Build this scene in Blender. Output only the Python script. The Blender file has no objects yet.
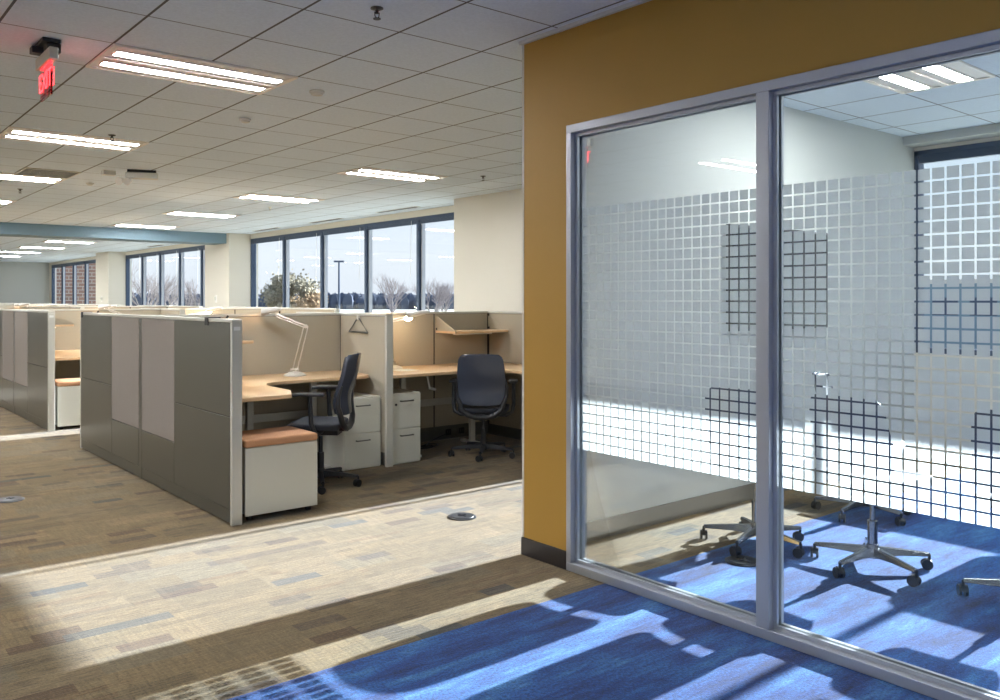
import bpy, bmesh, math, random
from mathutils import Vector, Matrix
random.seed(7)
S = bpy.context.scene
C = S.collection
PI = math.pi

# ------------------------------------------------------------------ camera
cam_d = bpy.data.cameras.new('camera')
cam = bpy.data.objects.new('camera', cam_d)
C.objects.link(cam)
S.camera = cam
cam_d.sensor_width = 36.0
cam_d.lens = 842.2 / 1000 * 36
cam_d.shift_x = 0.0474
cam_d.shift_y = -0.0506
cam_d.clip_end = 3000
CAMH = 1.507
cam.location = (0, 0, CAMH)
cam.rotation_euler = (PI / 2, 0, math.radians(51.9) - PI / 2)

# ------------------------------------------------------------------ world, sun, exposure
S.view_settings.view_transform = 'Standard'
S.view_settings.look = 'None'
S.view_settings.gamma = 1
S.view_settings.use_curve_mapping = False
S.view_settings.exposure = 1.35
W = bpy.data.worlds.new('sky')
S.world = W
W.use_nodes = True
wn = W.node_tree.nodes
wl = W.node_tree.links
bg = wn['Background']
SKY = 0.44
SUN = 9.6
LAMP = 42.0
tc = wn.new('ShaderNodeTexCoord')
sx = wn.new('ShaderNodeSeparateXYZ')
wl.new(tc.outputs['Generated'], sx.inputs[0])
rp = wn.new('ShaderNodeValToRGB')
rp.color_ramp.elements[0].position = 0.0
rp.color_ramp.elements[0].color = (0.80, 0.86, 0.93, 1)
rp.color_ramp.elements[1].position = 0.6
rp.color_ramp.elements[1].color = (0.30, 0.48, 0.80, 1)
e = rp.color_ramp.elements.new(0.16)
e.color = (0.66, 0.79, 0.94, 1)
e = rp.color_ramp.elements.new(0.05)
e.color = (0.84, 0.91, 0.97, 1)
wl.new(sx.outputs['Z'], rp.inputs[0])
wl.new(rp.outputs[0], bg.inputs[0])
bg.inputs[1].default_value = SKY
sd = bpy.data.lights.new('sun', 'SUN')
sd.energy = SUN
sd.angle = math.radians(0.53)
sd.color = (0.86, 0.94, 1.0)
so = bpy.data.objects.new('sun', sd)
C.objects.link(so)
SEL = math.radians(20.4)
so.rotation_euler = Vector((-math.cos(SEL), -0.008, -math.sin(SEL))).to_track_quat('-Z', 'Y').to_euler()
so.location = (30, 4, 12)

# ------------------------------------------------------------------ materials
def nt(name):
    m = bpy.data.materials.new(name)
    m.use_nodes = True
    t = m.node_tree
    return m, t.nodes, t.links, t.nodes['Principled BSDF']

def rgb(r, g, b):
    f = lambda c: (c / 255 / 12.92) if c / 255 <= 0.04045 else ((c / 255 + 0.055) / 1.055) ** 2.4
    return (f(r), f(g), f(b), 1)

def mat(name, col, rough=0.5, metal=0.0, noise=0.05, nscale=30, bump=0.0, spec=0.5, stretch=(1, 1, 1)):
    m, n, l, p = nt(name)
    p.inputs['Roughness'].default_value = rough
    p.inputs['Metallic'].default_value = metal
    p.inputs['Specular IOR Level'].default_value = spec
    t = n.new('ShaderNodeTexCoord')
    mp = n.new('ShaderNodeMapping')
    mp.inputs['Scale'].default_value = stretch
    l.new(t.outputs['Object'], mp.inputs[0])
    z = n.new('ShaderNodeTexNoise')
    z.inputs['Scale'].default_value = nscale
    z.inputs['Detail'].default_value = 3
    l.new(mp.outputs[0], z.inputs['Vector'])
    mx = n.new('ShaderNodeMix')
    mx.data_type = 'RGBA'
    mx.inputs[6].default_value = tuple(c * (1 - noise) for c in col[:3]) + (1,)
    mx.inputs[7].default_value = tuple(min(1, c * (1 + noise)) for c in col[:3]) + (1,)
    l.new(z.outputs[0], mx.inputs[0])
    l.new(mx.outputs[2], p.inputs['Base Color'])
    if bump:
        b = n.new('ShaderNodeBump')
        b.inputs['Strength'].default_value = bump
        b.inputs['Distance'].default_value = 0.002
        l.new(z.outputs[0], b.inputs['Height'])
        l.new(b.outputs[0], p.inputs['Normal'])
    return m

def emit(name, col, s):
    m, n, l, p = nt(name)
    p.inputs['Base Color'].default_value = col
    p.inputs['Emission Color'].default_value = col
    p.inputs['Emission Strength'].default_value = s
    return m

def glass(name, tint=(0.96, 0.98, 0.97, 1), ior=1.45, gain=1.0):
    m, n, l, p = nt(name)
    n.remove(p)
    o = n['Material Output']
    tr = n.new('ShaderNodeBsdfTransparent')
    tr.inputs[0].default_value = tint
    gl = n.new('ShaderNodeBsdfGlossy')
    gl.inputs['Roughness'].default_value = 0.0
    fr = n.new('ShaderNodeFresnel')
    fr.inputs[0].default_value = ior
    k = n.new('ShaderNodeMath')
    k.operation = 'MULTIPLY'
    k.inputs[1].default_value = gain
    l.new(fr.outputs[0], k.inputs[0])
    mx = n.new('ShaderNodeMixShader')
    l.new(k.outputs[0], mx.inputs[0])
    l.new(tr.outputs[0], mx.inputs[1])
    l.new(gl.outputs[0], mx.inputs[2])
    l.new(mx.outputs[0], o.inputs[0])
    return m

class G:
    """tiny helper for math node graphs"""
    def __init__(s, n, l):
        s.n, s.l = n, l
    def put(s, sock, v):
        if isinstance(v, (int, float)):
            sock.default_value = v
        elif isinstance(v, tuple):
            sock.default_value = v
        else:
            s.l.new(v, sock)
    def m(s, op, a, b=0.0, c=0.0):
        x = s.n.new('ShaderNodeMath')
        x.operation = op
        s.put(x.inputs[0], a)
        s.put(x.inputs[1], b)
        s.put(x.inputs[2], c)
        return x.outputs[0]
    def vec(s, x, y, z=0.0):
        c = s.n.new('ShaderNodeCombineXYZ')
        s.put(c.inputs[0], x)
        s.put(c.inputs[1], y)
        s.put(c.inputs[2], z)
        return c.outputs[0]
    def white(s, v):
        w = s.n.new('ShaderNodeTexWhiteNoise')
        w.noise_dimensions = '3D'
        s.l.new(v, w.inputs['Vector'])
        return w.outputs['Value']
    def noise(s, v, sc, det=2.0, rough=0.5):
        w = s.n.new('ShaderNodeTexNoise')
        w.inputs['Scale'].default_value = sc
        w.inputs['Detail'].default_value = det
        w.inputs['Roughness'].default_value = rough
        s.l.new(v, w.inputs['Vector'])
        return w.outputs[0]
    def ramp(s, f, els, interp='LINEAR'):
        r = s.n.new('ShaderNodeValToRGB')
        r.color_ramp.interpolation = interp
        while len(r.color_ramp.elements) < len(els):
            r.color_ramp.elements.new(0.5)
        for e, (p, c) in zip(r.color_ramp.elements, els):
            e.position = p
            e.color = c
        s.l.new(f, r.inputs[0])
        return r.outputs[0]
    def mix(s, f, a, b, mode='MIX'):
        x = s.n.new('ShaderNodeMix')
        x.data_type = 'RGBA'
        x.blend_type = mode
        s.put(x.inputs[0], f)
        s.put(x.inputs[6], a)
        s.put(x.inputs[7], b)
        return x.outputs[2]
    def bump(s, h, p, st=0.4, d=0.004):
        b = s.n.new('ShaderNodeBump')
        b.inputs['Strength'].default_value = st
        b.inputs['Distance'].default_value = d
        s.l.new(h, b.inputs['Height'])
        s.l.new(b.outputs[0], p.inputs['Normal'])

def gray(v):
    return (v, v, v, 1)

def carpet_tan():
    m, n, l, p = nt('patterned_tan_carpet')
    g = G(n, l)
    p.inputs['Roughness'].default_value = 1
    p.inputs['Specular IOR Level'].default_value = 0.05
    t = n.new('ShaderNodeTexCoord').outputs['Object']
    sp = n.new('ShaderNodeSeparateXYZ')
    l.new(t, sp.inputs[0])
    X, Y = sp.outputs[0], sp.outputs[1]
    def cells(rh, cw, seed):
        row = g.m('FLOOR', g.m('DIVIDE', Y, rh))
        off = g.white(g.vec(row, seed, 3.3))
        xx = g.m('ADD', g.m('DIVIDE', X, cw), g.m('MULTIPLY', off, 7.3))
        xx = g.m('ADD', xx, g.m('MULTIPLY', g.noise(g.vec(xx, row, seed), 1.0, 1), 0.8))
        c = g.m('FLOOR', xx)
        return g.white(g.vec(c, row, seed)), g.white(g.vec(c, row, seed + 5))
    a, a2 = cells(0.088, 0.24, 1.0)
    b, b2 = cells(0.176, 0.42, 9.0)
    c3, c4 = cells(0.044, 0.36, 21.0)
    base = g.ramp(b, [(0.0, rgb(140, 124, 98)), (0.35, rgb(133, 119, 95)), (0.6, rgb(144, 129, 106)), (0.82, rgb(134, 124, 107))], 'CONSTANT')
    dark = g.ramp(a, [(0.0, gray(1.0)), (0.83, (0.58, 0.58, 0.68, 1)), (0.90, (0.54, 0.46, 0.46, 1)), (0.93, (0.42, 0.55, 0.90, 1)), (0.96, gray(1.12))], 'CONSTANT')
    col = g.mix(0.9, base, dark, 'MULTIPLY')
    # groups of thin dashes inside some blocks
    dash = g.ramp(c3, [(0.0, gray(1.0)), (0.50, gray(0.72)), (0.66, gray(1.08)), (0.80, gray(0.58)), (0.90, (0.78, 0.66, 0.60, 1))], 'CONSTANT')
    thin = g.m('GREATER_THAN', g.m('SINE', g.m('MULTIPLY', Y, 285.0)), -0.1)
    grp = g.m('GREATER_THAN', b2, 0.55)
    col = g.mix(g.m('MULTIPLY', g.m('ADD', 0.22, g.m('MULTIPLY', grp, 0.6)), g.m('ADD', 0.45, g.m('MULTIPLY', thin, 0.55))), col, g.mix(1.0, col, dash, 'MULTIPLY'))
    # weave lines along X, broken into short strokes
    w = g.noise(g.vec(g.m('MULTIPLY', X, 9.0), g.m('MULTIPLY', Y, 95.0)), 1.0, 2)
    w2 = g.noise(g.vec(g.m('MULTIPLY', X, 80.0), g.m('MULTIPLY', Y, 7.0), 4.0), 1.0, 2)
    tile = g.white(g.vec(g.m('FLOOR', g.m('DIVIDE', X, 0.5)), g.m('FLOOR', g.m('DIVIDE', Y, 0.5)), 2.0))
    sel = g.m('GREATER_THAN', tile, 0.55)
    st = g.m('ADD', g.m('MULTIPLY', w, g.m('SUBTRACT', 1.0, g.m('MULTIPLY', sel, 0.5))), g.m('MULTIPLY', w2, g.m('MULTIPLY', sel, 0.5)))
    col = g.mix(0.8, col, g.ramp(st, [(0.34, gray(0.62)), (0.60, gray(1.22))]), 'MULTIPLY')
    sp2 = g.noise(t, 85, 3, 0.85)
    col = g.mix(1.0, col, g.ramp(sp2, [(0.32, gray(0.62)), (0.68, gray(1.38))]), 'MULTIPLY')
    tb = g.ramp(tile, [(0, gray(0.86)), (1, gray(1.06))])
    col = g.mix(1.0, col, tb, 'MULTIPLY')
    # pale cross bands at the tile seams
    fx = g.m('ABSOLUTE', g.m('SUBTRACT', g.m('FRACT', g.m('DIVIDE', X, 0.5)), 0.5))
    band = g.m('MULTIPLY', g.m('GREATER_THAN', fx, 0.475), 0.14)
    col = g.mix(band, col, rgb(150, 138, 120))
    l.new(g.mix(1.0, col, (0.66, 0.585, 0.44, 1), 'MULTIPLY'), p.inputs['Base Color'])
    p.inputs['Sheen Weight'].default_value = 0.17
    p.inputs['Sheen Roughness'].default_value = 0.5
    g.bump(g.m('ADD', sp2, w), p, 0.5, 0.004)
    return m

def carpet_blue():
    m, n, l, p = nt('blue_carpet')
    g = G(n, l)
    p.inputs['Roughness'].default_value = 1
    p.inputs['Specular IOR Level'].default_value = 0.05
    t = n.new('ShaderNodeTexCoord').outputs['Object']
    sp = n.new('ShaderNodeSeparateXYZ')
    l.new(t, sp.inputs[0])
    X, Y = sp.outputs[0], sp.outputs[1]
    s1 = g.noise(g.vec(g.m('MULTIPLY', X, 1.6), g.m('MULTIPLY', Y, 7.0)), 1.0, 4, 0.6)
    s2 = g.noise(g.vec(g.m('MULTIPLY', X, 8.0), g.m('MULTIPLY', Y, 40.0)), 1.0, 3)
    tile = g.white(g.vec(g.m('FLOOR', g.m('DIVIDE', X, 0.91)), g.m('FLOOR', g.m('DIVIDE', Y, 0.23)), 2.0))
    f = g.m('ADD', g.m('MULTIPLY', s1, 0.8), g.m('ADD', g.m('MULTIPLY', s2, 0.25), g.m('MULTIPLY', tile, 0.10)))
    col = g.ramp(f, [(0.38, rgb(4, 24, 72)), (0.50, rgb(12, 50, 110)), (0.64, rgb(28, 80, 140)), (0.78, rgb(64, 116, 164))])
    sp2 = g.noise(t, 75, 3, 0.85)
    col = g.mix(0.9, col, g.ramp(sp2, [(0.34, gray(0.40)), (0.66, gray(1.7))]), 'MULTIPLY')
    l.new(col, p.inputs['Base Color'])
    p.inputs['Sheen Weight'].default_value = 0.20
    p.inputs['Sheen Roughness'].default_value = 0.5
    g.bump(sp2, p, 0.6, 0.005)
    return m

def ceiling_mat():
    m, n, l, p = nt('ceiling_tile')
    g = G(n, l)
    p.inputs['Roughness'].default_value = 0.9
    p.inputs['Specular IOR Level'].default_value = 0.2
    t = n.new('ShaderNodeTexCoord').outputs['Object']
    sp = n.new('ShaderNodeSeparateXYZ')
    l.new(t, sp.inputs[0])
    def ln(v, w):
        d = g.m('ABSOLUTE', g.m('SUBTRACT', g.m('FRACT', g.m('ADD', g.m('DIVIDE', v, 0.61), 0.5)), 0.5))
        return g.m('LESS_THAN', d, w / 0.61)
    lx, ly = ln(sp.outputs[0], 0.0075), ln(sp.outputs[1], 0.0048)
    line = g.m('MAXIMUM', lx, ly)
    sp1 = g.noise(t, 55, 3, 0.7)
    tile = g.white(g.vec(g.m('FLOOR', g.m('DIVIDE', sp.outputs[0], 0.61)), g.m('FLOOR', g.m('DIVIDE', sp.outputs[1], 0.61)), 2.0))
    c = g.ramp(sp1, [(0.3, rgb(218, 228, 238)), (0.7, rgb(230, 240, 250))])
    c = g.mix(1.0, c, g.ramp(tile, [(0, gray(0.97)), (1, gray(1.0))]), 'MULTIPLY')
    c = g.mix(line, c, rgb(108, 106, 104))
    l.new(c, p.inputs['Base Color'])
    g.bump(sp1, p, 0.15, 0.002)
    return m

def film_mat():
    m, n, l, p = nt('frosted_film')
    n.remove(p)
    o = n['Material Output']
    d = n.new('ShaderNodeBsdfDiffuse')
    d.inputs[0].default_value = rgb(118, 121, 121)
    tr = n.new('ShaderNodeBsdfTranslucent')
    tr.inputs[0].default_value = rgb(226, 230, 230)
    t2 = n.new('ShaderNodeBsdfTransparent')
    m1 = n.new('ShaderNodeMixShader')
    m1.inputs[0].default_value = 0.55
    l.new(d.outputs[0], m1.inputs[1])
    l.new(tr.outputs[0], m1.inputs[2])
    m2 = n.new('ShaderNodeMixShader')
    m2.inputs[0].default_value = 0.03
    l.new(m1.outputs[0], m2.inputs[1])
    l.new(t2.outputs[0], m2.inputs[2])
    l.new(m2.outputs[0], o.inputs[0])
    return m

def brick_mat():
    m, n, l, p = nt('brick_facade')
    g = G(n, l)
    t = n.new('ShaderNodeTexCoord').outputs['Object']
    sp = n.new('ShaderNodeSeparateXYZ')
    l.new(t, sp.inputs[0])
    b = n.new('ShaderNodeTexBrick')
    b.inputs['Scale'].default_value = 1
    b.inputs['Brick Width'].default_value = 0.4
    b.inputs['Row Height'].default_value = 0.16
    b.inputs['Mortar Size'].default_value = 0.02
    b.inputs['Color1'].default_value = rgb(150, 112, 96)
    b.inputs['Color2'].default_value = rgb(128, 98, 88)
    b.inputs['Mortar'].default_value = rgb(170, 160, 150)
    l.new(g.vec(g.m('ADD', sp.outputs[0], sp.outputs[1]), sp.outputs[2]), b.inputs['Vector'])
    l.new(b.outputs[0], p.inputs['Base Color'])
    p.inputs['Roughness'].default_value = 0.9
    return m

M = {}
M['tan'] = carpet_tan()
M['blue'] = carpet_blue()
M['ceil'] = ceiling_mat()
M['film'] = film_mat()
M['brick'] = brick_mat()
M['yellow'] = mat('yellow_paint', rgb(176, 133, 50), 0.6, noise=0.02, nscale=4)
M['beige'] = mat('beige_paint', rgb(212, 206, 193), 0.7, noise=0.01, nscale=3)
M['white'] = mat('white_paint', rgb(190, 192, 188), 0.65, noise=0.01, nscale=3)
M['bluepaint'] = mat('slate_blue_paint', rgb(116, 140, 154), 0.6, noise=0.01)
M['black_base'] = mat('black_rubber_base', rgb(48, 42, 40), 0.35, noise=0.05)
M['sheen_base'] = mat('sheen_rubber_base', rgb(112, 108, 100), 0.4, noise=0.05)  # same rubber base, its reflected sheen put into the paler colour
M['alu'] = mat('satin_aluminium', rgb(176, 178, 184), 0.38, 0.55, noise=0.02, nscale=8, stretch=(1, 1, 0.1))
M['trimgrey'] = mat('pale_grey_metal', rgb(205, 204, 200), 0.5, 0.1, noise=0.01)
M['panel'] = mat('grey_metal_laminate', rgb(112, 112, 107), 0.30, 0.6, noise=0.03, nscale=3)
M['fabric'] = mat('mauve_grey_fabric', rgb(150, 141, 135), 0.85, noise=0.10, nscale=60, bump=0.2, stretch=(6, 6, 0.4))
M['infab'] = mat('beige_panel_fabric', rgb(180, 171, 152), 0.9, noise=0.05, nscale=160, bump=0.2)
M['seam'] = mat('dark_seam', rgb(45, 43, 42), 0.6)
M['cap'] = mat('stone_grey_metal', rgb(205, 203, 194), 0.4, 0.2, noise=0.015)
M['desk'] = mat('maple_laminate', rgb(226, 192, 150), 0.4, noise=0.05, nscale=5, stretch=(1, 8, 1))
M['cabinet'] = mat('warm_grey_steel', rgb(214, 213, 202), 0.42, 0.1, noise=0.015)
M['cushion'] = mat('terracotta_upholstery', rgb(200, 150, 112), 0.85, noise=0.08, nscale=200, bump=0.3)
M['black'] = mat('black_plastic', rgb(38, 39, 43), 0.42, noise=0.05)
M['blackfab'] = mat('charcoal_mesh_fabric', rgb(48, 52, 62), 0.6, noise=0.12, nscale=240, bump=0.3)
M['shell'] = mat('glossy_dark_back_shell', rgb(70, 76, 92), 0.24, noise=0.03)
M['chrome'] = mat('polished_aluminium', rgb(140, 142, 148), 0.2, 0.95, noise=0.02)
M['darkframe'] = mat('slate_window_frame', rgb(66, 80, 102), 0.45, 0.3, noise=0.02)
M['lampwhite'] = mat('white_enamel', rgb(226, 222, 216), 0.35, noise=0.01)
M['lamprod'] = mat('brushed_lamp_rod', rgb(220, 212, 200), 0.35, 0.4, noise=0.01)
M['reflector'] = mat('white_reflector', rgb(244, 236, 226), 0.5, noise=0.01)
M['tube'] = emit('lit_tube_lens', (0.95, 0.98, 1.0, 1), LAMP)
M['bulb'] = emit('lit_bulb', (1.0, 0.60, 0.25, 1), 7)
M['bulb_on'] = emit('bright_lit_bulb', (1.0, 0.76, 0.5, 1), 80)
M['warmled'] = emit('warm_led_strip', (1.0, 0.72, 0.42, 1), 8)
M['exitred'] = emit('lit_red_letters', (1.0, 0.04, 0.05, 1), 1.7)
M['acryl'] = glass('clear_acrylic', (1.0, 0.62, 0.62, 1), 1.3)
M['glass'] = glass('clear_glass', gain=0.6)
M['wglass'] = glass('window_glass', (0.97, 0.98, 0.99, 1), 1.4, 0.06)
M['screen'] = mat('black_glass_screen', rgb(16, 22, 36), 0.12, noise=0.02)
M['tabletop'] = mat('grey_laminate', rgb(150, 146, 140), 0.35, noise=0.02)
M['grass'] = mat('bounce_winter_grass', rgb(196, 193, 178), 0.95, noise=0.3, nscale=0.05)  # paled so the ground bounces more daylight onto the ceiling
M['asphalt'] = mat('pale_asphalt', rgb(178, 178, 182), 0.9, noise=0.1, nscale=0.3)
M['bark'] = mat('grey_bark', rgb(150, 140, 136), 0.9, noise=0.2, nscale=4)
M['leaf'] = mat('autumn_leaves', rgb(180, 150, 112), 0.9, noise=0.35, nscale=0.5)
M['leafg'] = mat('olive_leaves', rgb(158, 148, 124), 0.9, noise=0.3, nscale=0.5)
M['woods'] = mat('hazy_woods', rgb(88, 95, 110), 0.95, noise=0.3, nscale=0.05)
M['paper'] = mat('white_paper', rgb(236, 236, 232), 0.7, noise=0.01)

# ------------------------------------------------------------------ mesh helpers
class MB:
    def __init__(s):
        s.b = bmesh.new()
    def box(s, x0, x1, y0, y1, z0, z1):
        r = bmesh.ops.create_cube(s.b, size=1)
        bmesh.ops.scale(s.b, vec=(abs(x1 - x0), abs(y1 - y0), abs(z1 - z0)), verts=r['verts'])
        bmesh.ops.translate(s.b, vec=((x0 + x1) / 2, (y0 + y1) / 2, (z0 + z1) / 2), verts=r['verts'])
        return r['verts']
    def tube(s, pts, rad, n=10, cap=True):
        pts = [Vector(p) for p in pts]
        if not isinstance(rad, (list, tuple)):
            rad = [rad] * len(pts)
        rings = []
        up = None
        for i, p in enumerate(pts):
            a = pts[max(i - 1, 0)]
            c = pts[min(i + 1, len(pts) - 1)]
            d = (c - a).normalized()
            if up is None:
                up = Vector((0, 0, 1)) if abs(d.z) < 0.9 else Vector((1, 0, 0))
            u = (up - d * up.dot(d)).normalized()
            v = d.cross(u)
            up = u
            rings.append([s.b.verts.new(p + (u * math.cos(2 * PI * k / n) + v * math.sin(2 * PI * k / n)) * rad[i]) for k in range(n)])
        for a, c in zip(rings, rings[1:]):
            for k in range(n):
                s.b.faces.new((a[k], a[(k + 1) % n], c[(k + 1) % n], c[k]))
        if cap:
            s.b.faces.new(rings[0][::-1])
            s.b.faces.new(rings[-1])
        return s
    def cyl(s, x, y, z0, z1, r0, r1=None, n=20):
        return s.tube([(x, y, z0), (x, y, z1)], [r0, r0 if r1 is None else r1], n)
    def prism(s, poly, z0, z1):
        lo = [s.b.verts.new((x, y, z0)) for x, y in poly]
        hi = [s.b.verts.new((x, y, z1)) for x, y in poly]
        k = len(poly)
        s.b.faces.new(lo[::-1])
        s.b.faces.new(hi)
        for i in range(k):
            s.b.faces.new((lo[i], lo[(i + 1) % k], hi[(i + 1) % k], hi[i]))
        return s
    def lathe(s, prof, cx=0, cy=0, n=24):
        rings = []
        for r, z in prof:
            rings.append([s.b.verts.new((cx + r * math.cos(2 * PI * k / n), cy + r * math.sin(2 * PI * k / n), z)) for k in range(n)])
        for a, c in zip(rings, rings[1:]):
            for k in range(n):
                s.b.faces.new((a[k], a[(k + 1) % n], c[(k + 1) % n], c[k]))
        s.b.faces.new(rings[0][::-1])
        s.b.faces.new(rings[-1])
        return s
    def shell(s, f, nu, nv, th):
        """closed slab between f(u,v) and f(u,v) moved along -normal-ish offset th(u,v) vector"""
        A = [[None] * (nv + 1) for _ in range(nu + 1)]
        B = [[None] * (nv + 1) for _ in range(nu + 1)]
        for i in range(nu + 1):
            for j in range(nv + 1):
                u, v = -1 + 2 * i / nu, -1 + 2 * j / nv
                p = Vector(f(u, v))
                A[i][j] = s.b.verts.new(p)
                B[i][j] = s.b.verts.new(p + Vector(th(u, v)))
        for i in range(nu):
            for j in range(nv):
                s.b.faces.new((A[i][j], A[i + 1][j], A[i + 1][j + 1], A[i][j + 1]))
                s.b.faces.new((B[i][j + 1], B[i + 1][j + 1], B[i + 1][j], B[i][j]))
        for i in range(nu):
            s.b.faces.new((A[i + 1][0], A[i][0], B[i][0], B[i + 1][0]))
            s.b.faces.new((A[i][nv], A[i + 1][nv], B[i + 1][nv], B[i][nv]))
        for j in range(nv):
            s.b.faces.new((A[0][j], A[0][j + 1], B[0][j + 1], B[0][j]))
            s.b.faces.new((A[nu][j + 1], A[nu][j], B[nu][j], B[nu][j + 1]))
        return s
    def xform(s, mtx):
        bmesh.ops.transform(s.b, matrix=mtx, verts=s.b.verts)
        return s

def obj(name, mb, m, parent=None, loc=(0, 0, 0), rot=(0, 0, 0), bevel=0.0, smooth=False, seg=2):
    bm = mb.b
    bmesh.ops.recalc_face_normals(bm, faces=bm.faces)
    me = bpy.data.meshes.new(name)
    bm.to_mesh(me)
    bm.free()
    me.materials.append(m)
    if smooth:
        me.polygons.foreach_set('use_smooth', [True] * len(me.polygons))
        try:
            me.set_sharp_from_angle(angle=math.radians(40))
        except Exception:
            pass
    o = bpy.data.objects.new(name, me)
    C.objects.link(o)
    o.location = loc
    o.rotation_euler = rot
    if parent:
        o.parent = parent
    if bevel:
        b = o.modifiers.new('bevel', 'BEVEL')
        b.width = bevel
        b.segments = seg
        b.limit_method = 'ANGLE'
        b.angle_limit = math.radians(40)
    return o

def B(*a):
    m = MB()
    m.box(*a)
    return m

def thing(name, label, cat, loc=(0, 0, 0), rz=0, group=None):
    o = bpy.data.objects.new(name, None)
    o.empty_display_size = 0.1
    C.objects.link(o)
    o.location = loc
    o.rotation_euler = (0, 0, rz)
    o['label'] = label
    o['category'] = cat
    if group:
        o['group'] = group
    return o

def tag(o, label, cat, group=None, kind=None):
    o['label'] = label
    o['category'] = cat
    if group:
        o['group'] = group
    if kind:
        o['kind'] = kind
    return o

def struct(o):
    o['kind'] = 'structure'
    return o

KIDS = {}
def kids(o):
    return [c for c in bpy.data.objects if c.parent == o]

def dup(o, loc=None, rz=None, label=None, group=None, parent=None):
    c = o.copy()
    C.objects.link(c)
    if parent:
        c.parent = parent
    if loc is not None:
        c.location = loc
    if rz is not None:
        c.rotation_euler = (0, 0, rz)
    if label:
        c['label'] = label
    if group:
        c['group'] = group
    for k in kids(o):
        dup(k, parent=c)
    return c

def text_mesh(name, s, size, ext, m, parent, loc, rot):
    cu = bpy.data.curves.new(name, 'FONT')
    cu.body = s
    cu.size = size
    cu.extrude = ext
    cu.align_x = 'CENTER'
    cu.align_y = 'CENTER'
    t = bpy.data.objects.new(name, cu)
    C.objects.link(t)
    dg = bpy.context.evaluated_depsgraph_get()
    me = bpy.data.meshes.new_from_object(t.evaluated_get(dg))
    bpy.data.objects.remove(t)
    me.materials.clear()
    me.materials.append(m)
    o = bpy.data.objects.new(name, me)
    C.objects.link(o)
    o.parent = parent
    o.location = loc
    o.rotation_euler = rot
    return o

# ------------------------------------------------------------------ setting
HC = 3.03
XG = 3.40          # corridor face of the glazed partition
XW = 8.43          # inner face of the window wall
XO = 8.62
YB = 3.02          # carpet boundary
YE = 38.0          # far wall
XL, YN = -4.5, -3.6

struct(obj('floor', B(XL, XO, YB, YE, -0.12, 0.0), M['tan']))
struct(obj('floor_blue', B(XL, XO, YN, YB, -0.12, 0.0), M['blue']))
cx0, cy0 = 2.723, 3.964
def local_box(x0, x1, y0, y1, z0, z1, ox, oy):
    return B(x0 - ox, x1 - ox, y0 - oy, y1 - oy, z0, z1)
# office ceiling in three slabs around the glazed room
for k, (a, b, c, d) in enumerate([(XL, XG + 0.06, YN, 3.63), (XL, XO, 3.63, YE)]):
    struct(obj('ceiling', local_box(a, b, c, d, HC, HC + 0.1, cx0, cy0), M['ceil'], loc=(cx0, cy0, 0)))
struct(obj('ceiling', local_box(XG + 0.06, XO, YN, 3.63, HC, HC + 0.1, 6.44, 2.84), M['ceil'], loc=(6.44, 2.84, 0)))

struct(obj('wall_left', B(XL - 0.15, XL, YN, YE, 0, HC), M['beige']))
struct(obj('wall_near', B(XL, XO, YN - 0.15, YN, 0, HC), M['beige']))
struct(obj('wall_far', B(XL, XO, YE, YE + 0.15, 0, HC), M['white']))
# yellow wall with the glazed opening
FT = 2.475
y = MB()
y.box(XG, XG + 0.12, 3.302, 3.66, 0, HC)
y.box(XG, XG + 0.12, YN, 3.302, FT, HC)
struct(obj('wall_yellow', y, M['yellow']))
struct(obj('trim_1', B(XG - 0.002, XG + 0.01, 3.652, 3.668, 0.105, HC - 0.02), M['beige']))
struct(obj('trim_2', B(XG - 0.022, XG, YN, 3.675, HC - 0.02, HC), M['trimgrey']))
struct(obj('wall_side', B(XG + 0.12, XW, 3.61, 3.66, 0, HC), M['white']))
struct(obj('baseboard_yellow', B(XG - 0.012, XG, 3.302, 3.668, 0, 0.105), M['black_base'], bevel=0.004))
struct(obj('baseboard_side', B(XG + 0.12, XW, 3.596, 3.61, 0, 0.12), M['sheen_base'], bevel=0.003))

# window wall: sill, head, solid runs, columns
SILL, HEAD = 1.0, 2.92
w = MB()
w.box(XW, XO, YN, YE, 0, SILL)
w.box(XW, XO, YN, YE, HEAD, HC)
for a, b in [(3.61, 3.67), (5.26, 10.04), (18.40, 19.84), (27.78, 29.20), (37.6, YE)]:
    w.box(XW, XO, a, b, SILL, HEAD)
struct(obj('wall_right', w, M['beige']))
for a, b in [(5.30, 10.04), (18.40, 19.84), (27.78, 29.20)]:
    struct(obj('wall_column', B(7.90, XW - 0.001, a, b, 0, HC), M['beige']))
struct(obj('trim_4', B(8.20, XW - 0.001, YN, 3.61, 2.955, HC), M['white']))
struct(obj('trim_3', B(-3.0, 7.90, 18.55, 19.3, 2.80, HC), M['bluepaint']))

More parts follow.
